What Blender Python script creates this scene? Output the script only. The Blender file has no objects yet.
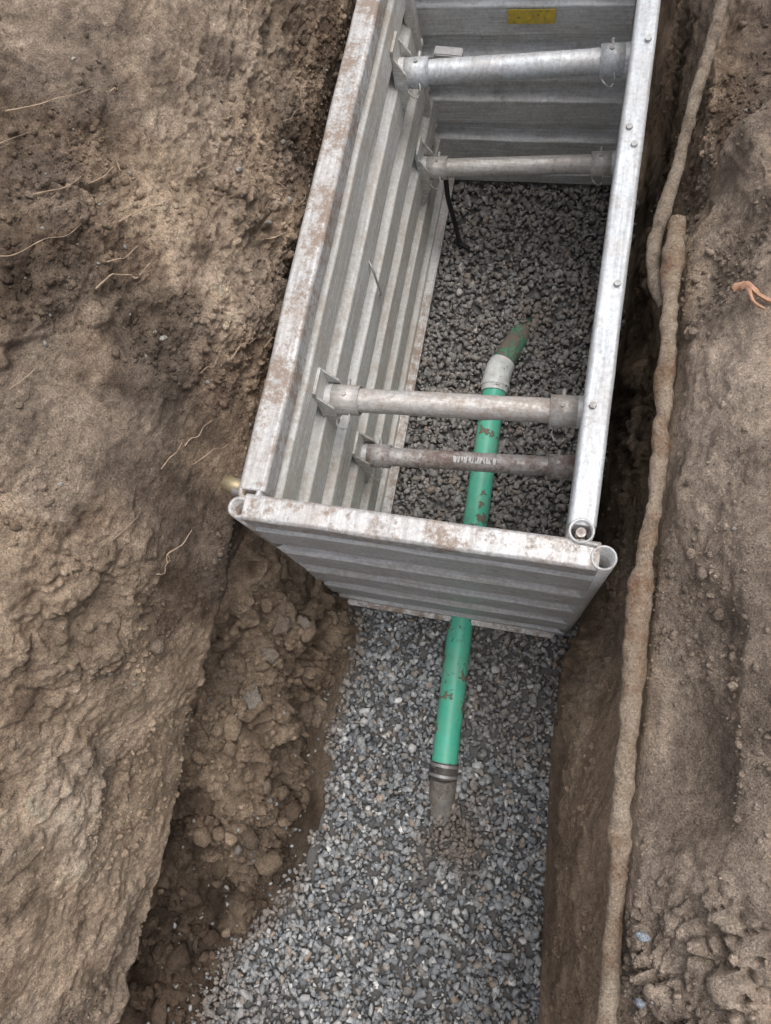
import bpy, bmesh, math, random
import numpy as np
from mathutils import Vector, Matrix
random.seed(4); rng=np.random.default_rng(7)
scene=bpy.context.scene
# ------------------------------------------------------------ noise helpers
def h3(ix,iy,iz,seed):
    n=(ix*73856093)^(iy*19349663)^(iz*83492791)^(seed*40503721)
    n=n&0xFFFFFFFF
    n=((n^(n>>15))*2246822519)&0xFFFFFFFF
    n=((n^(n>>13))*3266489917)&0xFFFFFFFF
    n=n^(n>>16)
    return n.astype(np.float64)/4294967295.0
def vn(p,seed=0):
    f=np.floor(p); i=f.astype(np.int64); t=p-f; t=t*t*t*(t*(t*6-15)+10)
    x,y,z=i[:,0],i[:,1],i[:,2]; a,b,c=t[:,0],t[:,1],t[:,2]
    r=0
    for dx in (0,1):
        for dy in (0,1):
            for dz in (0,1):
                w=(a if dx else 1-a)*(b if dy else 1-b)*(c if dz else 1-c)
                r=r+w*h3(x+dx,y+dy,z+dz,seed)
    return r*2-1
def fbm(p,s,octv=4,seed=0,gain=.5):
    r=0;a=1;tot=0
    for o in range(octv):
        r=r+a*vn(p*s+17.3*o,seed+o*11); tot+=a; a*=gain; s*=2.03
    return r/tot
def ridged(p,s,octv=3,seed=0):
    r=0;a=1;tot=0
    for o in range(octv):
        r=r+a*(1-np.abs(vn(p*s+9.1*o,seed+o*5))*2); tot+=a;a*=.5;s*=2.1
    return r/tot
def worley(p,s,seed=0):
    """distance to nearest and second nearest cell centre, and a random value of the cell"""
    q=p*s; f=np.floor(q).astype(np.int64); best=np.full(len(p),9.0); sec=np.full(len(p),9.0); val=np.zeros(len(p))
    for dx in(-1,0,1):
        for dy in(-1,0,1):
            for dz in(-1,0,1):
                x,y,z=f[:,0]+dx,f[:,1]+dy,f[:,2]+dz
                h=h3(x,y,z,seed)
                d=(x+h-q[:,0])**2+(y+h3(x,y,z,seed+1)-q[:,1])**2+(z+h3(x,y,z,seed+2)-q[:,2])**2
                m=d<best
                sec=np.where(m,best,np.minimum(sec,d)); val=np.where(m,(h*7.31)%1,val); best=np.where(m,d,best)
    return np.sqrt(best),np.sqrt(sec),val
def sst(a,b,x):
    t=np.clip((x-a)/(b-a),0,1); return t*t*(3-2*t)
# ------------------------------------------------------------ material helpers
def newmat(name):
    m=bpy.data.materials.new(name); m.use_nodes=True
    nt=m.node_tree; b=nt.nodes['Principled BSDF']; return m,nt,b
def N(nt,t,**k):
    n=nt.nodes.new(t)
    for a,v in k.items(): setattr(n,a,v)
    return n
def noise(nt,scale,detail=6,rough=.6,vec=None,dist=0):
    n=N(nt,'ShaderNodeTexNoise'); n.inputs['Scale'].default_value=scale; n.inputs['Detail'].default_value=min(detail,4)
    n.inputs['Roughness'].default_value=rough; n.inputs['Distortion'].default_value=dist
    if vec is not None: nt.links.new(vec,n.inputs['Vector'])
    return n.outputs['Fac']
def ramp(nt,fac,stops):
    r=N(nt,'ShaderNodeValToRGB'); e=r.color_ramp.elements
    while len(e)<len(stops): e.new(.5)
    for k,(p,c) in enumerate(stops):
        e[k].position=p; e[k].color=(c,c,c,1) if isinstance(c,(int,float)) else (*c,1)
    nt.links.new(fac,r.inputs['Fac']); return r.outputs['Color']
def mix(nt,fac,a,b,mode='MIX'):
    m=N(nt,'ShaderNodeMix',data_type='RGBA',blend_type=mode)
    for s,v in ((m.inputs[0],fac),(m.inputs[6],a),(m.inputs[7],b)):
        if isinstance(v,(int,float)): s.default_value=v
        elif isinstance(v,tuple): s.default_value=(*v,1)
        else: nt.links.new(v,s)
    return m.outputs[2]
def bump(nt,b,h,dist,strength=1,prev=None):
    n=N(nt,'ShaderNodeBump'); n.inputs['Distance'].default_value=dist; n.inputs['Strength'].default_value=strength
    nt.links.new(h,n.inputs['Height'])
    if prev is not None: nt.links.new(prev,n.inputs['Normal'])
    if b is not None: nt.links.new(n.outputs[0],b.inputs['Normal'])
    return n.outputs[0]
def pos(nt,scale=None):
    g=N(nt,'ShaderNodeNewGeometry'); o=g.outputs['Position']
    if scale:
        m=N(nt,'ShaderNodeMapping'); m.inputs['Scale'].default_value=scale; nt.links.new(o,m.inputs['Vector']); o=m.outputs[0]
    return o
# soil
def soil_mat(name):
    m,nt,b=newmat(name); P=pos(nt)
    at=N(nt,'ShaderNodeAttribute',attribute_name='Col')
    f=ramp(nt,noise(nt,42,4,.75,P),[(.3,.64),(.5,1.0),(.7,1.28)])
    c=mix(nt,1.0,at.outputs['Color'],f,'MULTIPLY')
    fn=noise(nt,210,3,.8,P)
    f2=ramp(nt,fn,[(.3,.60),(.5,1.0),(.72,1.44)])
    c=mix(nt,1.0,c,f2,'MULTIPLY')
    nt.links.new(c,b.inputs['Base Color']); b.inputs['Roughness'].default_value=.92
    b.inputs['Specular IOR Level'].default_value=.22
    n1=bump(nt,None,noise(nt,60,4,.75,P),.022,.95)
    bump(nt,b,fn,.009,1.0,n1)
    return m
soil=soil_mat('soil')
def stone_mat():
    m,nt,b=newmat('crushed_stone'); P=pos(nt)
    at=N(nt,'ShaderNodeAttribute',attribute_name='Col')
    fn=noise(nt,150,4,.7,P)
    f=ramp(nt,fn,[(.3,.68),(.5,1.0),(.75,1.35)])
    c=mix(nt,1.0,at.outputs['Color'],f,'MULTIPLY')
    nt.links.new(c,b.inputs['Base Color']); b.inputs['Roughness'].default_value=.7
    b.inputs['Specular IOR Level'].default_value=.35
    bump(nt,b,fn,.004,.7)
    return m
stone=stone_mat()
def alu_mat(name,base,dirt_lo,dirt_hi,metal=.55,streak=(3,3,3),dirtcol=(.17,.13,.10),dfac=1.0):
    m,nt,b=newmat(name); P=pos(nt)
    big=noise(nt,4.5,4,.65,P); fine=noise(nt,30,4,.85,P); scr=noise(nt,1,4,.7,pos(nt,streak))
    c=mix(nt,ramp(nt,scr,[(.3,0.0),(.7,1.0)]),tuple(v*.70 for v in base),tuple(min(1,v*1.20) for v in base))
    c=mix(nt,1.0,c,ramp(nt,noise(nt,75,4,.7,P),[(.3,.75),(.5,1.0),(.7,1.12)]),'MULTIPLY')
    s=N(nt,'ShaderNodeMath',operation='MULTIPLY_ADD'); nt.links.new(fine,s.inputs[0]); s.inputs[1].default_value=.55
    s2=N(nt,'ShaderNodeMath',operation='MULTIPLY'); nt.links.new(big,s2.inputs[0]); s2.inputs[1].default_value=.45
    nt.links.new(s2.outputs[0],s.inputs[2])
    d=ramp(nt,s.outputs[0],[(dirt_lo,0.0),(dirt_hi,dfac)])
    film=ramp(nt,noise(nt,7,4,.7,P),[(.4,0.0),(.8,.45)])
    c=mix(nt,film,c,tuple(v*1.4 for v in dirtcol))
    c=mix(nt,d,c,dirtcol); nt.links.new(c,b.inputs['Base Color'])
    inv=ramp(nt,d,[(0,metal),(1,0.0)]); nt.links.new(inv,b.inputs['Metallic'])
    nt.links.new(ramp(nt,fine,[(.3,.42),(.7,.68)]),b.inputs['Roughness'])
    n1=bump(nt,None,s.outputs[0],.004,.5)
    bump(nt,b,scr,.0015,.5,n1)
    return m
alu=alu_mat('weathered_aluminium',(.68,.69,.70),.52,.68,metal=.35,streak=(5,5,120),dfac=.65,dirtcol=(.31,.26,.215))
alu_side=alu_mat('weathered_aluminium_wall',(.66,.66,.64),.47,.64,metal=.28,streak=(5,2,90),dirtcol=(.40,.335,.27),dfac=.75)
alu_rail=alu_mat('scuffed_rail',(.62,.62,.62),.48,.575,metal=.35,streak=(60,4,60),dirtcol=(.27,.195,.145),dfac=.88)
alu_light=alu_mat('scuffed_bright_rail',(.60,.63,.66),.54,.68,metal=.35,streak=(60,4,60),dirtcol=(.30,.24,.20),dfac=.75)
steel=alu_mat('spreader_tube',(.62,.60,.58),.48,.62,metal=.4,streak=(6,60,60),dirtcol=(.32,.25,.20),dfac=.9)
steel_dark=alu_mat('spreader_tube_dirty',(.58,.56,.55),.47,.58,metal=.4,streak=(6,60,60),dirtcol=(.20,.135,.11),dfac=.9)
hard=alu_mat('zinc_hardware',(.50,.50,.50),.5,.7,metal=.6)
brass=alu_mat('brass_pin',(.50,.42,.25),.5,.66,metal=.6)
def flat(name,col,rough=.6,metal=0,sc=60,amt=.3,dirt=None):
    m,nt,b=newmat(name); P=pos(nt)
    f=ramp(nt,noise(nt,sc,4,.7,P),[(.3,1-amt),(.7,1+amt)])
    c=mix(nt,1.0,(*col,),f,'MULTIPLY')
    if dirt:
        d=ramp(nt,noise(nt,dirt[0],4,.75,P,.2),[(dirt[1],0.0),(dirt[1]+.035,1.0)])
        film=ramp(nt,noise(nt,dirt[0]*.45,4,.7,P),[(.4,0.0),(.75,.4)])
        c=mix(nt,film,c,tuple(v*1.6 for v in dirt[2]))
        c=mix(nt,d,c,dirt[2]); nt.links.new(ramp(nt,d,[(0,rough),(1,.9)]),b.inputs['Roughness'])
        bump(nt,b,d,.004,.8)
    else: b.inputs['Roughness'].default_value=rough
    nt.links.new(c,b.inputs['Base Color']); b.inputs['Metallic'].default_value=metal
    return m
green=flat('green_pvc',(.10,.60,.42),.42,0,14,.12,(12,.575,(.24,.19,.15)))
green_dk=flat('green_pvc_muddy',(.06,.28,.17),.6,0,14,.3,(13,.47,(.22,.18,.15)))
rubber=flat('rubber',(.05,.05,.05),.5,0,40,.4,(30,.55,(.20,.17,.15)))
whitep=flat('pale_coupling',(.76,.79,.78),.3,0,30,.2,(34,.62,(.25,.22,.18)))
greyp=flat('muddy_grey_fitting',(.21,.20,.185),.6,0,30,.3,(22,.52,(.22,.185,.155)))
yellow=flat('yellow_sticker',(.66,.48,.06),.6,0,40,.2,(60,.60,(.10,.09,.07)))
whitel=flat('white_label',(.6,.6,.6),.5,0,90,.35)
black=flat('black_strap',(.015,.015,.016),.6)
def barkm(name,a,b_,c_,sc=16):
    m,nt,b=newmat(name); P=pos(nt)
    fn=noise(nt,sc,4,.75,P)
    c=ramp(nt,fn,[(.32,a),(.5,b_),(.68,c_)])
    fh=noise(nt,150,4,.8,P)
    c=mix(nt,1.0,c,ramp(nt,fh,[(.3,.6),(.5,1.0),(.7,1.4)]),'MULTIPLY')
    nt.links.new(c,b.inputs['Base Color']); b.inputs['Roughness'].default_value=.88
    n1=bump(nt,None,noise(nt,48,4,.8,P),.024,1.0); bump(nt,b,fh,.009,1.0,n1); return m
rootm=barkm('muddy_root',(.20,.15,.115),(.40,.315,.24),(.52,.43,.34))
rustm=barkm('mud_caked_rust',(.30,.17,.095),(.50,.385,.285),(.62,.51,.40),8)
orange=flat('fresh_root',(.50,.28,.18),.7,0,60,.3)
finer=flat('root_fibre',(.42,.31,.22),.8,0,60,.3)
# ------------------------------------------------------------ mesh helpers
def link(o,parent=None):
    scene.collection.objects.link(o)
    if parent: o.parent=parent
    return o
def meshobj(name,v,f,mat,parent=None,smooth=False,col=None):
    me=bpy.data.meshes.new(name); me.from_pydata([tuple(x) for x in v],[],f); me.update()
    if smooth: me.polygons.foreach_set('use_smooth',[True]*len(me.polygons))
    if mat: me.materials.append(mat)
    return link(bpy.data.objects.new(name,me),parent)
def empty(name):
    e=bpy.data.objects.new(name,None); e.empty_display_size=.2; return link(e)
def tri_mesh(name,V,F,C,mat,nper=3):
    me=bpy.data.meshes.new(name); me.vertices.add(len(V)); me.vertices.foreach_set('co',V.astype(np.float32).ravel())
    me.loops.add(F.size); me.loops.foreach_set('vertex_index',F.astype(np.int32).ravel())
    me.polygons.add(len(F)); me.polygons.foreach_set('loop_start',np.arange(len(F),dtype=np.int32)*nper)
    me.update(calc_edges=True); me.validate()
    a=me.color_attributes.new('Col','FLOAT_COLOR','POINT')
    a.data.foreach_set('color',np.concatenate([C,np.ones((len(C),1))],1).astype(np.float32).ravel())
    me.materials.append(mat)
    return link(bpy.data.objects.new(name,me))
def tube(name,path,rad,mat,parent=None,seg=20,sub=6,nz=0,ns=20,hollow=False,caps=True,flatz=1,seed=0):
    P=[Vector(p) for p in path]
    if not hasattr(rad,'__len__'): rad=[rad]*len(P)
    pts=[];rs=[]
    n=len(P)
    if sub>1:
        for i in range(n-1):
            p0=P[max(i-1,0)];p1=P[i];p2=P[i+1];p3=P[min(i+2,n-1)]
            for k in range(sub):
                t=k/sub
                q=.5*((2*p1)+(p2-p0)*t+(2*p0-5*p1+4*p2-p3)*t*t+(3*p1-p0-3*p2+p3)*t**3) if n>2 else p1.lerp(p2,t)
                pts.append(q); rs.append(rad[i]*(1-t)+rad[i+1]*t)
        pts.append(P[-1]); rs.append(rad[-1])
    else: pts=P; rs=list(rad)
    V=[];F=[]
    up=Vector((0,0,1)); d0=(pts[1]-pts[0]).normalized()
    if abs(d0.z)>.9: up=Vector((0,1,0))
    for i,p in enumerate(pts):
        d=(pts[min(i+1,len(pts)-1)]-pts[max(i-1,0)]).normalized()
        s=d.cross(up).normalized(); u=s.cross(d).normalized(); up=u
        for k in range(seg):
            a=2*math.pi*k/seg
            V.append(p+(s*math.cos(a)+u*math.sin(a)*flatz)*rs[i])
    if nz:
        A=np.array([tuple(v) for v in V]); cen=np.repeat(np.array([tuple(p) for p in pts]),seg,0)
        dn=(A-cen)/np.linalg.norm(A-cen,axis=1)[:,None]
        A=A+dn*((fbm(A,ns,3,seed)+.8*fbm(A,ns*3.1,3,seed+50))*nz*1.6)[:,None]; V=[tuple(a) for a in A]
    for i in range(len(pts)-1):
        for k in range(seg):
            a=i*seg+k; b_=i*seg+(k+1)%seg
            F.append((a,b_,b_+seg,a+seg))
    if caps and not hollow:
        F.append(tuple(range(seg))[::-1]); L=(len(pts)-1)*seg; F.append(tuple(range(L,L+seg)))
    o=meshobj(name,V,F,mat,parent,True)
    if hollow:
        md=o.modifiers.new('s','SOLIDIFY'); md.thickness=hollow; md.offset=-1
    else:
        o.data.polygons[-1].use_smooth=False; o.data.polygons[-2].use_smooth=False
        if caps:
            md=o.modifiers.new('e','EDGE_SPLIT'); md.split_angle=math.radians(60)
    return o
def box(name,c,s,mat,parent=None,rot=(0,0,0),bev=.004,taper=1,shear=0):
    bm=bmesh.new(); bmesh.ops.create_cube(bm,size=1)
    for v in bm.verts:
        k=taper if v.co.z>0 else 1
        v.co=Vector((v.co.x*s[0]*k,v.co.y*s[1]*k,v.co.z*s[2]))
    if bev: bmesh.ops.bevel(bm,geom=bm.edges[:],offset=min(bev,min(s)*.45),segments=2,affect='EDGES')
    me=bpy.data.meshes.new(name); bm.to_mesh(me); bm.free(); me.materials.append(mat)
    o=link(bpy.data.objects.new(name,me),parent); o.location=c; o.rotation_euler=rot; return o
# ------------------------------------------------------------ TERRAIN loft
far=[(-30,2.0),(-6,2.0),(-2.6,2.0)]; farR=[(2.2,1.98),(6,2.0),(30,2.0)]
def st(L,R): return far+L+[(-.7,-.09),(0.05,-.09)]+R+farR
ST=[
(-1.7,st([(-2.0,1.98),(-1.62,1.65),(-1.36,1.15),(-1.21,.62),(-1.50,.42),(-1.34,.20),(-1.18,.08),(-1.08,-.03)],[(.26,-.03),(.27,.45),(.28,.95),(.285,1.41),(.46,1.6),(.9,1.85)])),
(-1.15,st([(-1.9,1.98),(-1.55,1.65),(-1.30,1.15),(-1.16,.62),(-1.48,.42),(-1.31,.20),(-1.12,.10),(-1.02,-.03)],[(.23,-.03),(.245,.45),(.26,.95),(.277,1.41),(.44,1.6),(.9,1.85)])),
(-.8,st([(-1.9,1.98),(-1.52,1.65),(-1.24,1.1),(-1.11,.64),(-1.44,.44),(-1.26,.30),(-.98,.20),(-.80,-.03)],[(.20,-.03),(.22,.45),(.24,.95),(.268,1.41),(.42,1.6),(.9,1.85)])),
(-.25,st([(-1.85,1.98),(-1.48,1.65),(-1.20,1.15),(-1.10,.74),(-1.40,.52),(-1.24,.43),(-.97,.32),(-.80,-.03)],[(.15,-.03),(.18,.45),(.215,.95),(.26,1.41),(.42,1.62),(.9,1.85)])),
(.05,st([(-1.8,1.98),(-1.44,1.7),(-1.16,1.3),(-1.04,.92),(-1.32,.66),(-1.15,.52),(-.88,.40),(-.76,-.03)],[(.13,-.03),(.20,.30),(.30,.85),(.27,1.41),(.42,1.62),(.9,1.85)])),
(.25,st([(-1.75,1.98),(-1.4,1.76),(-1.12,1.4),(-.98,1.04),(-1.20,.74),(-1.07,.54),(-.86,.40),(-.77,-.03)],[(.13,-.03),(.22,.25),(.32,.85),(.27,1.41),(.42,1.62),(.9,1.85)])),
(.36,st([(-1.75,1.98),(-1.38,1.78),(-1.1,1.43),(-.96,1.10),(-1.10,.75),(-1.02,.5),(-.92,.3),(-.88,-.03)],[(.18,-.03),(.25,.4),(.33,.9),(.27,1.41),(.42,1.62),(.9,1.85)])),
(.7,st([(-1.7,1.98),(-1.36,1.8),(-1.1,1.46),(-.96,1.16),(-1.0,.8),(-.97,.5),(-.95,.25),(-.94,-.03)],[(.22,-.03),(.27,.4),(.33,.9),(.27,1.40),(.42,1.62),(.9,1.85)])),
(1.3,st([(-1.7,1.98),(-1.36,1.8),(-1.1,1.46),(-.96,1.16),(-1.0,.8),(-.97,.5),(-.95,.25),(-.94,-.03)],[(.22,-.03),(.27,.4),(.32,.9),(.27,1.37),(.40,1.60),(.9,1.85)])),
(1.55,st([(-1.7,1.98),(-1.36,1.8),(-1.1,1.46),(-.96,1.16),(-1.0,.8),(-.97,.5),(-.95,.25),(-.94,-.03)],[(.22,-.03),(.27,.4),(.31,.9),(.33,1.15),(.36,1.56),(.9,1.88)])),
(1.8,st([(-1.7,1.98),(-1.36,1.8),(-1.1,1.46),(-.97,1.16),(-1.0,.8),(-.97,.5),(-.95,.25),(-.94,-.03)],[(.24,-.03),(.26,.4),(.27,.9),(.29,1.33),(.42,1.42),(.9,1.88)])),
(3.2,st([(-1.7,1.98),(-1.36,1.8),(-1.1,1.46),(-.97,1.16),(-1.0,.8),(-.97,.5),(-.95,.25),(-.94,-.03)],[(.24,-.03),(.25,.4),(.26,.9),(.29,1.33),(.38,1.62),(.9,1.88)])),
]
K=len(ST[0][1])
flatp=[(x,2.0) for x,z in ST[0][1]]
ys_st=[-60,-8,-4.5]+[s[0] for s in ST]+[5.0,8.5,60]
pr=np.array([flatp,flatp,ST[0][1]]+[s[1] for s in ST]+[ST[-1][1],flatp,flatp])
fine=np.arange(-1.75,3.0,.0070)
ys=np.concatenate([np.linspace(-60,-8,8),np.linspace(-7.5,-4.6,12),np.linspace(-4.5,-1.85,45),fine,np.linspace(3.05,5,36),np.linspace(5.2,8.5,12),np.linspace(12,60,8)])
cnt=[6,10,24,50,88,84,56,32,34,44,50,8,18,8,44,50,50,40,56,20,8,6]
cnt=cnt[:K-1]+[6]*(K-1-len(cnt))
prof=[]
for k in range(K):
    prof.append(np.stack([np.interp(ys,ys_st,pr[:,k,0]),np.interp(ys,ys_st,pr[:,k,1])],1))
cols=[]
for k in range(K-1):
    for t in np.arange(cnt[k])/cnt[k]:
        cols.append(prof[k]*(1-t)+prof[k+1]*t)
cols.append(prof[-1])
G=np.stack(cols,0)
def blur(A,n):
    for _ in range(n):
        B=A.copy(); B[1:-1]=(A[:-2]+2*A[1:-1]+A[2:])/4; A=B
    return A
I,J=G.shape[:2]
Gs=blur(G,5)
X=Gs[:,:,0];Z=Gs[:,:,1];Y=np.repeat(ys[None],I,0)
Pg=np.stack([X,Y,Z],2)
ti=np.gradient(Pg,axis=0); tj=np.gradient(Pg,axis=1)
nr=np.cross(ti,tj); nr/=np.linalg.norm(nr,axis=2)[:,:,None]+1e-9
p=Pg.reshape(-1,3); n=nr.reshape(-1,3)
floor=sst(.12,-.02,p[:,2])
smooth_m=sst(-.08,.28,vn(p*np.array([1.9,1.9,2.8]),3))      # smeared zones
rightface=sst(.12,.16,p[:,0])*sst(.2,-.0,p[:,1])*sst(1.42,1.3,p[:,2])
rbank=sst(.22,.3,p[:,0])*sst(1.35,1.45,p[:,2])
lwall=sst(-.9,-1.0,p[:,0])*sst(.62,.8,p[:,2])
rough=(1-.72*smooth_m)*(1-.5*rightface)*(1-.12*lwall)
warp=np.stack([fbm(p,7,3,70),fbm(p,7,3,71),fbm(p,7,3,72)],1)
d=.055*fbm(p,2.1,3,1)*(1-.6*rightface)+.042*fbm(p,6.0,4,5,.55)*rough
d+=rbank*.06*fbm(p,3.3,3,401)*(1+.6*sst(.8,1.4,p[:,1]))
d+=.015*(ridged(p,14,4,9)-.4)*rough
w1,s1,v1=worley(p+.05*warp,7.5,21); d+=(.042*(v1-.5)*sst(.0,.10,s1-w1)-.010*sst(.09,.0,s1-w1))*rough*sst(-.2,.3,vn(p*2.1,8))
w2,s2_,v2=worley(p+.03*warp,19,31); d+=(.025*(v2-.5)*sst(.0,.14,s2_-w2)-.006*sst(.1,.0,s2_-w2))*rough*sst(-.4,.1,vn(p*3.3,18))
w3,s3_,v3=worley(p+.012*warp,46,41); d+=(.014*np.clip(.6-w3,0,1)*v3*1.5)*(.25+.75*rough)*sst(-.5,.1,vn(p*5.3,28))
d+=.008*fbm(p,60,3,41)*(.45+rough)
gv=vn((p+.015*warp)@np.array([[1,0,0],[0,.5,.9],[0,-.9,.5]]).T*np.array([2,1.4,26]),55)
d-=.012*np.clip(gv-.1,0,1)*smooth_m*(1-rightface)*(1-rbank)
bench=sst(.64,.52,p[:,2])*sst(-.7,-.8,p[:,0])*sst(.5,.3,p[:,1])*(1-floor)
wb,sb,vb=worley(p+.03*warp,8,91); d+=bench*(.085*(vb-.35)*sst(0,.12,sb-wb)-.015*sst(.1,0,sb-wb))
wb,sb,vb=worley(p+.02*warp,20,95); d+=bench*(.038*(vb-.35)*sst(0,.15,sb-wb))
lump=sst(.20,.08,np.hypot(p[:,0]-.42,(p[:,1]+.43)*.9))*rbank
wb,sb,vb=worley(p+.01*warp,19,97); d+=lump*(.06*(vb-.2)*sst(0,.16,sb-wb)-.012*sst(.1,0,sb-wb))
big=sst(3.5,2.8,np.abs(p[:,0]))
d*=(1-.85*floor)*big
lipz=sst(.05,.0,np.abs(p[:,0]-.27))*sst(1.30,1.38,p[:,2])*(p[:,1]>-1.7)*(p[:,1]<1.4)
d*=(1-.75*lipz)
q=p+n*d[:,None]
inb=(p[:,1]>.34)&(p[:,1]<2.85)&(q[:,2]<1.46)
L=p[:,0]<-.4; R=p[:,0]>-.2
onw=(p[:,2]>-.02)
q[:,0]=np.where(inb&L&onw,np.minimum(q[:,0],-.89+.02*fbm(p,9,2,3)),q[:,0])
q[:,0]=np.where(inb&R&onw&(q[:,2]<1.38),np.maximum(q[:,0],.18),q[:,0])
# tints
t1=fbm(p,1.6,4,100); t2=fbm(p,5,4,120); t3=fbm(p*np.array([1,1,2.5]),14,3,140)
dark=np.array([.255,.182,.132]); mid=np.array([.455,.338,.244]); tan=np.array([.66,.505,.37]); grey=np.array([.50,.41,.335])
a=np.clip(.53+1.0*t1+.85*t2+.65*t3,0,1)[:,None]
C=np.where(a<.5,dark+(mid-dark)*a*2,mid+(tan-mid)*(a-.5)*2)
g=sst(0,.4,fbm(p,2.6,3,160))[:,None]*.5; C=C*(1-g)+grey*g*(.6+.6*a)
wet=sst(.14,.34,fbm(p+.03*warp,2.4,4,180))[:,None]; C=C*(1-.40*wet)
dry=(sst(-.9,-1.0,p[:,0])*sst(.95,1.1,p[:,2])*sst(1.75,1.5,p[:,2])*sst(-.1,.3,fbm(p,2,2,190)+.12))[:,None]
C=C*(1+.15*dry)
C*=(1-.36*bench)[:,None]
rb=rbank[:,None]; C=C*(1-.65*rb)+np.array([.48,.39,.32])*(.62+.6*a)*.65*rb
C=C*(1-.7*rightface[:,None])+np.array([.62,.455,.33])*(.7+.5*a)*.7*rightface[:,None]  # right face tinted brighter: light on it put into the soil colour
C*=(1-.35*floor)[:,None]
C*=np.clip(1+6*d[:,None],.62,1.25)  # relief shading put into the colour: hollows darker, bumps and lip lighter
C=np.clip(C,0,.75)
idx=np.arange(I*J).reshape(I,J)
F=np.stack([idx[:-1,:-1],idx[1:,:-1],idx[1:,1:],idx[:-1,1:]],-1).reshape(-1,4)
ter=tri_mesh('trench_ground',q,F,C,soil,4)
ter.data.polygons.foreach_set('use_smooth',np.ones(len(ter.data.polygons),dtype=bool))
# ------------------------------------------------------------ stones
def templates(n,lo=9,hi=14,flatten=(.55,.95)):
    T=[]
    for _ in range(n):
        bm=bmesh.new(); k=random.randint(lo,hi)
        for i in range(k):
            v=Vector((random.gauss(0,1),random.gauss(0,1),random.gauss(0,1))).normalized()*random.uniform(.8,1.05)
            v.x*=random.uniform(.95,1.1)
            bm.verts.new(v)
        sy=random.uniform(*flatten); sz=random.uniform(.5,.85)
        for v in bm.verts: v.co.y*=sy; v.co.z*=sz
        r=bmesh.ops.convex_hull(bm,input=bm.verts[:])
        bmesh.ops.delete(bm,geom=[g for g in r['geom_interior'] if isinstance(g,bmesh.types.BMVert)],context='VERTS')
        bm.faces.ensure_lookup_table(); bmesh.ops.triangulate(bm,faces=bm.faces[:]); bmesh.ops.recalc_face_normals(bm,faces=bm.faces[:])
        bm.verts.index_update()
        T.append((np.array([tuple(v.co) for v in bm.verts]),np.array([[v.index for v in f.verts] for f in bm.faces]))); bm.free()
    return T
TT=templates(50)
TR=templates(30,20,30,(.7,1.0))
def rotm(m,tilt=1.0):
    q=rng.normal(size=(m,4)); q[:,1:3]*=tilt; q/=np.linalg.norm(q,axis=1)[:,None]
    w,x,y,z=q.T
    return np.stack([1-2*(y*y+z*z),2*(x*y-z*w),2*(x*z+y*w),2*(x*y+z*w),1-2*(x*x+z*z),2*(y*z-x*w),2*(x*z-y*w),2*(y*z+x*w),1-2*(x*x+y*y)],1).reshape(m,3,3)
def scatter(P,S,Cc,tilt=1.0,T=None):
    T=T or TT
    Vs=[];Fs=[];Cs=[];off=0
    which=rng.integers(0,len(T),len(P)); Rm=rotm(len(P),tilt)
    for k,(tv,tf) in enumerate(T):
        s=np.where(which==k)[0]
        if not len(s): continue
        v=np.einsum('mij,vj->mvi',Rm[s],tv)*S[s][:,None,None]+P[s][:,None,:]
        nv=len(tv); f=tf[None]+(np.arange(len(s))*nv)[:,None,None]+off
        Vs.append(v.reshape(-1,3));Fs.append(f.reshape(-1,3));Cs.append(np.repeat(Cc[s],nv,0)); off+=nv*len(s)
    return np.concatenate(Vs),np.concatenate(Fs),np.concatenate(Cs)
def xg(y): return np.interp(y,[-4,-1.7,-1.15,-.95,-.8,-.25,.05,.25,.36,.5,3.2],[-1.08,-1.08,-1.02,-.86,-.80,-.80,-.76,-.77,-.83,-.9,-.9])
def xr(y): return np.interp(y,[-4,-1.7,-.8,-.25,.05,.25,.5,3.2],[.28,.28,.21,.16,.14,.15,.2,.2])
pipe_path=[(-.278,-.25,.035),(-.292,.05,.036),(-.302,.31,.036),(-.314,.9,.036),(-.322,1.42,.036),(-.322,1.52,.035)]
pp=np.array([(-.262,-.44,.0)]+pipe_path+[(-.30,1.60,.03),(-.262,1.68,.0),(-.235,1.80,-.06)])
def dpipe(x,y):
    px=np.interp(y,pp[:,1],pp[:,0]); dd=np.abs(x-px); return np.where((y<-.40)|(y>1.70),9,dd)
def ggh(x,y): 
    p=np.stack([x,y,np.zeros_like(x)],1)
    return .020*vn(p*2.3,200)+.012*vn(p*8,210)+.012*sst(-.5,-1.5,y)
n=36000
x=rng.uniform(-1.2,.35,n); y=rng.uniform(-2.3,2.62,n)
edge=np.stack([x,y,0*x],1)
en=.07*vn(edge*6,220)+.05*vn(edge*17,230)
keep=(x>xg(y)+en-.02)&(x<xr(y)-.3*en+.01)
x=x[keep];y=y[keep]; n=len(x)
lay=rng.integers(0,3,n); S=np.clip(rng.lognormal(math.log(.0158),.32,n),.007,.031)
z=ggh(x,y)-.018+lay*.010+rng.uniform(-.004,.007,n)
dp=dpipe(x,y); near=dp<.070
z=np.where(near,-.015+.3*np.maximum(dp-.05,0),z)
keep=~(near&(dp<.035))
x=x[keep];y=y[keep];z=z[keep];S=S[keep];n=len(x)
pal=np.array([[.32,.335,.35],[.235,.247,.26],[.42,.428,.432],[.55,.555,.555],[.34,.31,.28],[.165,.174,.188],[.41,.33,.27],[.76,.75,.73]])
pk=rng.choice(len(pal),n,p=[.28,.22,.17,.07,.13,.08,.03,.02])
Cc=pal[pk]*rng.uniform(.8,1.2,n)[:,None]
e=np.stack([x,y,0*x],1)
mud_shade=sst(.20,.05,np.hypot(x+.22,(y+.52)*.8)+.07*vn(e*9,240))*.8
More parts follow.
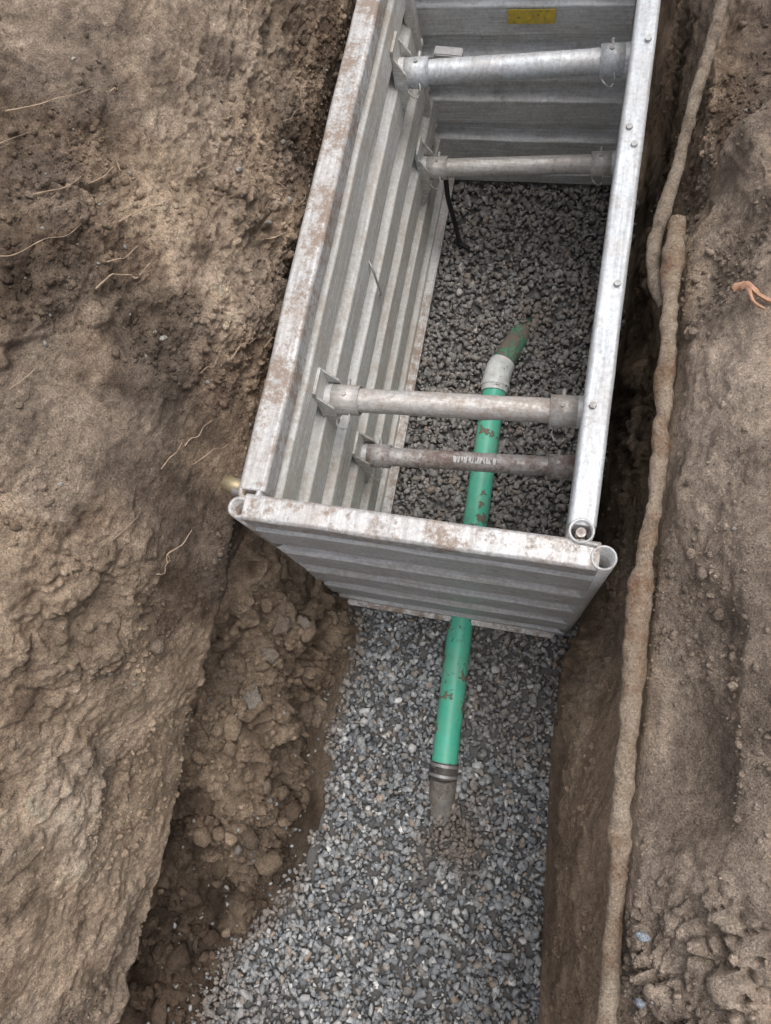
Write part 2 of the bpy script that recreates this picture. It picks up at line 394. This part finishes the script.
mud_shade=np.maximum(mud_shade,.8*sst(.22,.05,np.hypot((x+.20),(y-1.87))+.07*vn(e*9,241)))
mud_shade=np.maximum(mud_shade,.7*sst(.15,.04,np.hypot((x-.02),(y-1.9)*.5)+.05*vn(e*9,242)))
mud_shade=np.maximum(mud_shade,.35*sst(.1,.45,vn(e*2.2,243)))
mud_shade=np.maximum(mud_shade,.7*sst(.08,.0,x-xg(y)))
mud_shade=np.maximum(mud_shade,.50*sst(.3,.9,y))[:,None]  # inside the box: soil dirt plus the box's shade, both in stone colour
Cc=Cc*(1-mud_shade)+np.array([.235,.195,.165])*mud_shade*rng.uniform(.75,1.35,n)[:,None]
P0=np.stack([x,y,z],1)
vis=(q[:,1]>-1.7)&(q[:,1]<.4)&(q[:,0]<-.75)&(q[:,0]>-1.25)&(q[:,2]<.5)&(q[:,2]>.0)
vi=np.where(vis)[0]; wgt=np.exp(-(q[vi,2])/.10); pick=rng.choice(vi,220,p=wgt/wgt.sum())
P0=np.concatenate([P0,q[pick]+np.array([0,0,.004])]); S=np.concatenate([S,rng.uniform(.006,.016,220)])
Cc=np.concatenate([Cc,pal[rng.integers(0,5,220)]*.85])
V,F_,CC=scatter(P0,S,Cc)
bx=np.linspace(-1.25,.4,60); by=np.linspace(-4.2,4.2,220); BX,BY=np.meshgrid(bx,by,indexing='ij')
bz=ggh(BX.ravel(),BY.ravel())-.030-.2*sst(0,-.06,BX.ravel()-xg(BY.ravel()))-.1*sst(0,.06,BX.ravel()-xr(BY.ravel()))
bv=np.stack([BX.ravel(),BY.ravel(),bz],1); bi=np.arange(60*220).reshape(60,220)
bt=np.concatenate([np.stack([bi[:-1,:-1],bi[1:,:-1],bi[1:,1:]],-1).reshape(-1,3),np.stack([bi[:-1,:-1],bi[1:,1:],bi[:-1,1:]],-1).reshape(-1,3)])
F_=np.concatenate([F_,bt+len(V)]); V=np.concatenate([V,bv]); CC=np.concatenate([CC,np.tile([.14,.135,.13],(len(bv),1))])
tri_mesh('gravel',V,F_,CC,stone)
# soil clods and grit
nrf=nr.reshape(-1,3)
vis=(q[:,1]>-1.7)&(q[:,1]<2.9)&(q[:,2]>.02)&(q[:,0]>-1.95)&(q[:,0]<.8)
vi=np.where(vis)[0]; dn=np.clip(vn(q[vi]*3.5,300)+.5,0.03,1)**2*(1.1-.8*rightface[vi])*(1+1.5*bench[vi]+3*lump[vi])
nc=28000; pick=rng.choice(vi,nc,p=dn/dn.sum())
S=np.clip(rng.lognormal(math.log(.0042),.6,nc),.002,.018)
Cc=C[pick]*rng.uniform(.8,1.3,nc)[:,None]
lt=rng.random(nc)<.04; Cc[lt]=np.array([.60,.56,.51]); S[lt]*=.8
Pk=q[pick]+nrf[pick]*(S*.2)[:,None]
bad=(Pk[:,1]>.33)&(Pk[:,1]<2.8)&(Pk[:,0]>-.92)&(Pk[:,0]<.2)
bad|=(np.abs(Pk[:,0]-.25)<.03)&(Pk[:,2]>1.38)&(S>.006)
m=np.where((bench>.4)&(nrf[:,2]>.2)&(q[:,1]>-1.6)&(q[:,1]<.33))[0]
nb=700; pb=rng.choice(m,nb); Sb=np.clip(rng.lognormal(math.log(.015),.6,nb),.006,.065)
Pb=q[pb]+np.array([0,0,1])*(Sb*.25)[:,None]; Cb=C[pb]*rng.uniform(.9,1.45,nb)[:,None]
okb=(Pb[:,0]<-.78)&((Pb[:,1]+Sb)<.33)
V,F_,CC=scatter(np.concatenate([Pk[~bad],Pb[okb]]),np.concatenate([S[~bad],Sb[okb]]),np.concatenate([Cc[~bad],Cb[okb]]),T=TR[:30])
tri_mesh('soil_clods',V,F_,CC,soil)
def near_soil(x,y,side=0):
    dd=np.hypot(q[:,0]-x,q[:,1]-y); m=dd<.02
    return q[m,2].max() if m.any() else 1.4
rk=[(-1.02,-.12,.060,(.42,.37,.32)),(-.98,.05,.045,(.42,.35,.29)),(-.93,-.45,.035,(.36,.28,.22)),(-.87,.2,.04,(.46,.39,.33)),(-1.08,.0,.03,(.36,.28,.22)),(-1.0,-.7,.028,(.40,.36,.33)),(-.95,.17,.05,(.40,.32,.26)),
 (.298,-.377,.017,(.52,.58,.66)),(.30,-.49,.012,(.52,.58,.66))]
P0=np.array([(a,b_,near_soil(a,b_,0)+s*.1) for a,b_,s,c in rk]); V,F_,CC=scatter(P0,np.array([r[2] for r in rk]),np.array([r[3] for r in rk]),T=TR)
tri_mesh('loose_rocks',V,F_,CC,soil)
# ------------------------------------------------------------ TRENCH BOX
tb=empty('trench_box')
def panel(name,p0,p1,zb,zt,side,mat,tilt=(0,0),nribs=5,seed=0,th=.036,railmat=None,rail_h=.075,toe=.06):
    p0=Vector((*p0,0));p1=Vector((*p1,0)); dr=(p1-p0).normalized(); nm=Vector((-dr.y,dr.x,0))*side
    pr=[(th,zb),(th,zb+toe),(th*.2,zb+toe+.02)]
    H=(zt-rail_h-.02)-(zb+toe+.02); step=H/nribs
    for i in range(nribs):
        z0=zb+toe+.02+i*step
        pr+=[(0,z0+step*.02),(0,z0+step*.20),(th*.98,z0+step*.32),(th*.98,z0+step*.86),(0,z0+step*.98)]
    pr+=[(th*.05,zt-rail_h-.01),(th,zt-rail_h),(th,zt-.008),(th-.008,zt)]
    back=[(-(a if a>.002 else .004),z) for a,z in pr[::-1]]
    pr=[((a if a>.002 else .004),z) for a,z in pr]
    full=pr+back
    Ln=(p1-p0).length; ns=max(12,int(Ln/.03)); V=[];F=[];m=len(full)
    for i in range(ns+1):
        t=i/ns; c=p0.lerp(p1,t)
        for a,z in full:
            k=1-(z-zb)/(zt-zb); v=c+nm*a+Vector((tilt[0]*k,tilt[1]*k,z)); V.append(tuple(v))
    A=np.array(V); jit=np.stack([.004*fbm(A,3.5,3,seed),.004*fbm(A,3.5,3,seed+1),.0035*fbm(A,6,3,seed+2)],1); A=A+jit; V=A
    for i in range(ns):
        for k in range(m):
            a=i*m+k;b_=i*m+(k+1)%m; F.append((a,b_,b_+m,a+m))
    F.append(tuple(range(m)));F.append(tuple(range(ns*m,ns*m+m))[::-1])
    o=meshobj(name,V,F,mat,tb)
    if railmat:
        o.data.materials.append(railmat)
        for pl in o.data.polygons:
            if pl.center.z>zt-rail_h and len(pl.vertices)==4: pl.material_index=1
    bm=bmesh.new(); bm.from_mesh(o.data); bmesh.ops.recalc_face_normals(bm,faces=bm.faces[:]); bm.to_mesh(o.data); bm.free()
    md=o.modifiers.new('b','BEVEL'); md.width=.004; md.segments=2; md.limit_method='ANGLE'; md.angle_limit=math.radians(25)
    return o
ZB,ZT=.04,1.35
panel('side_panel_left',(-.823,.475),(-.823,2.66),ZB,ZT,-1,alu_side,(.050,0),5,10,railmat=alu_rail,th=.042)
panel('side_panel_right',(.087,.50),(.087,2.66),ZB,ZT,-1,alu,(.03,0),5,20,railmat=alu_light)
panel('end_panel_far',(-.785,2.635),(.05,2.635),ZB,ZT,1,alu,(.03,-.02),5,30,railmat=alu_rail,th=.050)
panel('end_panel_near',(-.835,.425),(.140,.425),ZB,ZT+.003,1,alu,(-.01,-.03),4,40,railmat=alu_rail,th=.038,rail_h=.07)
tube('corner_tube_near_left',[(-.845,.415,1.0),(-.846,.418,1.352)],.023,alu_rail,tb,24,1,hollow=.009)
tube('corner_tube_near_left_lower',[(-.842,.400,.05),(-.845,.415,1.0)],.023,alu,tb,24,1,hollow=.005)
tube('corner_tube_near_right',[(.122,.395,.05),(.150,.422,1.354)],.027,alu,tb,24,4,hollow=.006)
tube('corner_post_right',[(.087,.492,.9),(.087,.482,1.362)],.027,alu,tb,24,1,hollow=.006)
tube('corner_post_right_core',[(.087,.482,1.30),(.087,.482,1.345)],.013,steel_dark,tb,16,1)
tube('corner_post_left',[(-.828,.472,.9),(-.828,.472,1.348)],.022,alu_rail,tb,24,1,hollow=.012)
tube('corner_pin_left',[(-.845,.478,1.32),(-.915,.488,1.335)],.019,brass,tb,18,1,hollow=.005)
tube('corner_pin_left_collar',[(-.862,.480,1.321),(-.884,.483,1.326)],.026,hard,tb,18,1)
tube('corner_pin_right',[(.087,.455,1.352),(.130,.452,1.352)],.008,hard,tb,12,1)
box('left_panel_toe',(-.718,1.56,.055),(.05,2.16,.03),alu_rail,tb,bev=.006)
box('near_panel_toe',(-.36,.352,.052),(.90,.030,.03),alu_rail,tb,bev=.006)
for i,(yy,dx) in enumerate([(2.04,.012),(1.72,-.01),(1.66,.01),(.83,-.012),(2.3,0),(1.2,.012)]):
    tube('rail_bolt_%d'%i,[(.087+dx,yy,1.347),(.087+dx,yy,1.360)],.010,hard,tb,6,1)
def spreader(nm,yl,yr,z,r,mat,sticker,xl=-.762,xrr=.058):
    P=lambda t,dz=0:(xl+(xrr-xl)*t,yl+(yr-yl)*t,z+dz)
    tube(nm+'_tube',[P(.06),P(.5),P(.94)],r,mat,tb,28,12,nz=.0012,ns=12)
    tube(nm+'_sleeve_left',[P(.0),P(.13)],r*1.12,mat,tb,28,1,hollow=.006)
    tube(nm+'_sleeve_right',[P(.88),P(1.0)],r*1.14,mat,tb,28,1,hollow=.006)
    tube(nm+'_collar_left',[P(-.01),P(.018)],r*1.3,alu,tb,28,1)
    tube(nm+'_collar_right',[P(.982),P(1.01)],r*1.3,alu,tb,28,1)
    for s,xx,yy in ((1,xl-.012,yl),(-1,xrr+.012,yr)):
        box(nm+'_plate_%d'%(s+1),(xx,yy,z-.02),(.012,.13,.33),alu_side,tb,(0,.03*s,0),.004,taper=.75)
        if s>0:
            for g in(-.055,.055):
                v=[(xx-.004,yy+g*.85,z+.13),(xx-.004,yy+g,z-.17),(xx+.045,yy+g,z-.06),(xx+.045,yy+g*.9,z+.04)]
                v+=[(a,b_+.008,c_) for a,b_,c_ in v]
                meshobj(nm+'_gusset_%s'%g,v,[(0,1,2,3),(7,6,5,4),(0,4,5,1),(1,5,6,2),(2,6,7,3),(3,7,4,0)],alu_side,tb)
    for t in(.075,.925):
        c=Vector(P(t)); tube(nm+'_pin_%s'%t,[c+Vector((0,0,-r*1.7)),c+Vector((0,0,r*1.4))],.008,hard,tb,10,1)
        ring=[c+Vector((.022*math.cos(a),-.03+.03*math.sin(a)-r,.0+.01*math.sin(a*2)-r*.2)) for a in np.linspace(0,2*math.pi*.93,14)]
        tube(nm+'_clip_%s'%t,ring,.0028,hard,tb,6,3)
        tube(nm+'_tab_%s'%t,[c+Vector((0,r*1.05,r*.5)),c+Vector((0,r*1.6,r*.7))],.008,hard,tb,8,1)
    if sticker:
        # printed band wrapped round the upper half of the right sleeve
        V=[];F=[]; c0=Vector(P(.895));c1=Vector(P(.968)); dr=(c1-c0).normalized(); s=dr.cross(Vector((0,0,1))).normalized(); u=Vector((0,0,1))
        for i in range(15):
            a=math.radians(35+95*i/14)
            for c in(c0,c1): V.append(c+(s*math.cos(a)+u*math.sin(a))*(r*1.14+.0035))
        for i in range(14): F.append((2*i,2*i+1,2*i+3,2*i+2))
        meshobj(nm+'_sticker',V,F,yellow,tb,True)
spreader('spreader_near_upper',.900,.945,1.03,.040,steel,True)
spreader('spreader_near_lower',.885,.935,.52,.037,steel_dark,False,-.742,.070)
spreader('spreader_far_upper',2.24,2.31,1.02,.042,alu_light,True)
spreader('spreader_far_lower',2.25,2.31,.50,.038,steel,False,-.742,.07)
V=[];F=[]
for i in range(7):
    a=math.radians(62+36*i/6)
    for xx in(-.39,-.21):
        yy=.885+(.05)*((xx+.742)/.812); V.append((xx,yy-math.cos(a)*.0385,.52+math.sin(a)*.0385))
for i in range(6): F.append((2*i,2*i+1,2*i+3,2*i+2))
wp,nt,b=newmat('worn_print'); P=pos(nt,(150,25,25)); c=mix(nt,ramp(nt,noise(nt,1,2,.5,P),[(.47,0.0),(.52,1.0)]),(.25,.21,.20),(.70,.70,.70)); nt.links.new(c,b.inputs['Base Color']); b.inputs['Roughness'].default_value=.7
meshobj('spreader_near_lower_label',V,F,wp,tb,True)
cb=[(-.66,2.42,.93),(-.60,2.43,.90),(-.45,2.45,.865),(-.28,2.46,.855),(-.12,2.45,.88),(.0,2.43,.93)]
tube('safety_cable',cb,.0055,hard,tb,8,6)
box('cable_lug',(-.62,2.42,.93),(.11,.045,.045),hard,tb,(0,.1,0))
box('far_panel_sticker_yellow',(-.32,2.573,.96),(.18,.003,.060),yellow,tb,bev=0)
box('far_panel_label_white',(-.37,2.577,1.17),(.22,.003,.045),whitel,tb,bev=0)
bl=[(-.765,1.50,.92),(-.745,1.47,.90),(-.735,1.45,.82),(-.745,1.47,.74),(-.765,1.50,.72)]
tube('wire_handle',bl,.004,hard,tb,8,5)
box('left_panel_stiffener',(-.772,2.50,.7),(.04,.05,1.2),alu_side,tb)
tube('hanging_strap',[(-.66,2.30,.46),(-.655,2.26,.30),(-.63,2.24,.12),(-.61,2.20,.03)],.012,black,tb,8,5,flatz=.4)
tube('hanging_strap_foot',[(-.64,2.22,.03),(-.56,2.18,.025)],.012,black,tb,8,1)
# ------------------------------------------------------------ GREEN PIPE
gp=empty('green_drain_pipe')
tube('pipe_run',pipe_path,.054,green,gp,36,10)
tube('coupling_near',[(-.275,-.300,.032),(-.277,-.235,.035)],.058,rubber,gp,36,2)
tube('coupling_band_a',[(-.2756,-.292,.0325),(-.2758,-.281,.033)],.061,hard,gp,36,1)
tube('coupling_band_b',[(-.2768,-.252,.0335),(-.2770,-.241,.034)],.061,hard,gp,36,1)
tube('buried_fitting',[(-.262,-.47,-.046),(-.266,-.41,-.026),(-.271,-.35,.000),(-.275,-.295,.024)],[.052,.053,.054,.054],greyp,gp,30,8,nz=.003,ns=25)
tube('coupling_far',[(-.322,1.42,.037),(-.322,1.47,.037),(-.318,1.53,.034),(-.306,1.58,.028)],[.060,.064,.064,.060],whitep,gp,36,4)
tube('coupling_far_ring',[(-.322,1.445,.037),(-.322,1.462,.037)],.067,whitep,gp,36,1)
tube('elbow',[(-.31,1.56,.030),(-.290,1.64,.004),(-.262,1.73,-.032),(-.235,1.84,-.085)],.054,green_dk,gp,32,6)
# ------------------------------------------------------------ RIGHT BANK: buried old pipe and root
mp=[(.226,1.35,1.435),(.229,1.2,1.432),(.236,1.0,1.434),(.242,.8,1.438),(.244,.57,1.44),(.234,.32,1.438),(.239,.10,1.44),(.239,-.08,1.44),(.248,-.28,1.44),(.255,-.46,1.44),(.260,-.65,1.44),(.268,-.95,1.44),(.278,-1.5,1.44)]
tube('rusty_buried_pipe',mp,[.029,.025,.023,.022,.022,.025,.022,.018,.019,.018,.019,.019,.019],rustm,None,24,40,nz=.006,ns=9,seed=3)
rp=[(.295,2.8,1.48),(.290,2.4,1.47),(.286,2.15,1.46),(.270,1.95,1.45),(.240,1.75,1.44),(.222,1.58,1.42),(.197,1.42,1.40),(.180,1.30,1.40),(.195,1.20,1.39),(.225,1.12,1.39)]
tube('tree_root',rp,[.016,.016,.017,.017,.016,.016,.018,.021,.020,.014],rootm,None,18,24,nz=.004,ns=12,seed=13)
ro=empty('exposed_rootlets')
def rootlet(nm,pts,r,mat,k=0):
    tube(nm,pts,[r*(1-.6*i/(len(pts)-1)) for i in range(len(pts))],mat,ro,6,6,nz=r*.3,ns=60,seed=k)
z0=near_soil(.38,1.02,0)
rootlet('orange_root_a',[(.345,1.04,z0+.0),(.37,1.035,z0+.02),(.40,1.01,z0+.02),(.44,.99,z0+.02)],.010,orange,1)
rootlet('orange_root_b',[(.37,1.03,z0+.02),(.385,.99,z0+.025),(.41,.97,z0+.03)],.006,orange,2)
def bank(y,z,off=.01):
    m=np.where((np.abs(q[:,1]-y)<.012)&(np.abs(q[:,2]-z)<.02)&(q[:,0]<-.85))[0]
    if not len(m): return Vector((-1.2,y,z))
    k=m[np.argmax(q[m,0])]; return Vector(q[k])+Vector((off,0,off*.5))
rnd=random.Random(11)
for i in range(44):
    y0=rnd.uniform(.1,2.0); z0=rnd.uniform(1.2,1.95); a=rnd.uniform(-.6,.6); pts=[]
    L=rnd.uniform(.05,.16); n_=5
    for k in range(n_):
        t=k/(n_-1); pts.append(bank(y0+L*t*math.cos(a)+rnd.uniform(-.01,.01),z0-L*t*.5+L*t*math.sin(a)*.3,.004+.02*math.sin(t*3)*rnd.random()))
    if max((pts[k+1]-pts[k]).length for k in range(n_-1))<.12: rootlet('rootlet_%d'%i,pts,rnd.uniform(.0010,.0024),finer,i)
# ------------------------------------------------------------ CAMERA / LIGHT
cam=bpy.data.cameras.new('Camera'); co=bpy.data.objects.new('Camera',cam); scene.collection.objects.link(co)
cz=Vector((.2138,-.2312,.9492)).normalized(); cx=Vector((.9678,.1835,-.1732)); cx=(cx-cz*cx.dot(cz)).normalized(); cy=cz.cross(cx)
M=Matrix((cx,cy,cz)).transposed().to_4x4(); M.translation=Vector((0,0,3.25)); co.matrix_world=M
cam.sensor_fit='VERTICAL'; cam.sensor_height=36; cam.sensor_width=27.1; cam.lens=36*740/1024; cam.clip_start=.02; cam.clip_end=500
scene.camera=co
w=bpy.data.worlds.new('World'); scene.world=w; w.use_nodes=True; nt=w.node_tree
sky=nt.nodes.new('ShaderNodeTexSky'); sky.sky_type='NISHITA'; sky.sun_disc=False
az=math.radians(50); el=math.radians(74)
sky.sun_elevation=el; sky.sun_rotation=az; sky.dust_density=5; sky.air_density=1; sky.ozone_density=1
hs=nt.nodes.new('ShaderNodeHueSaturation'); hs.inputs['Saturation'].default_value=.35
nt.links.new(sky.outputs[0],hs.inputs['Color'])
nt.links.new(hs.outputs[0],nt.nodes['Background'].inputs['Color']); nt.nodes['Background'].inputs['Strength'].default_value=.15
sd=bpy.data.lights.new('Sun','SUN'); sd.energy=1.5; sd.angle=math.radians(50); sd.color=(1,.97,.93)
so=bpy.data.objects.new('Sun',sd); scene.collection.objects.link(so)
dirv=Vector((math.sin(az)*math.cos(el),math.cos(az)*math.cos(el),math.sin(el)))
so.rotation_euler=dirv.to_track_quat('Z','Y').to_euler()
scene.view_settings.view_transform='Standard'; scene.view_settings.look='None'; scene.view_settings.exposure=0
print('verts',I*J)
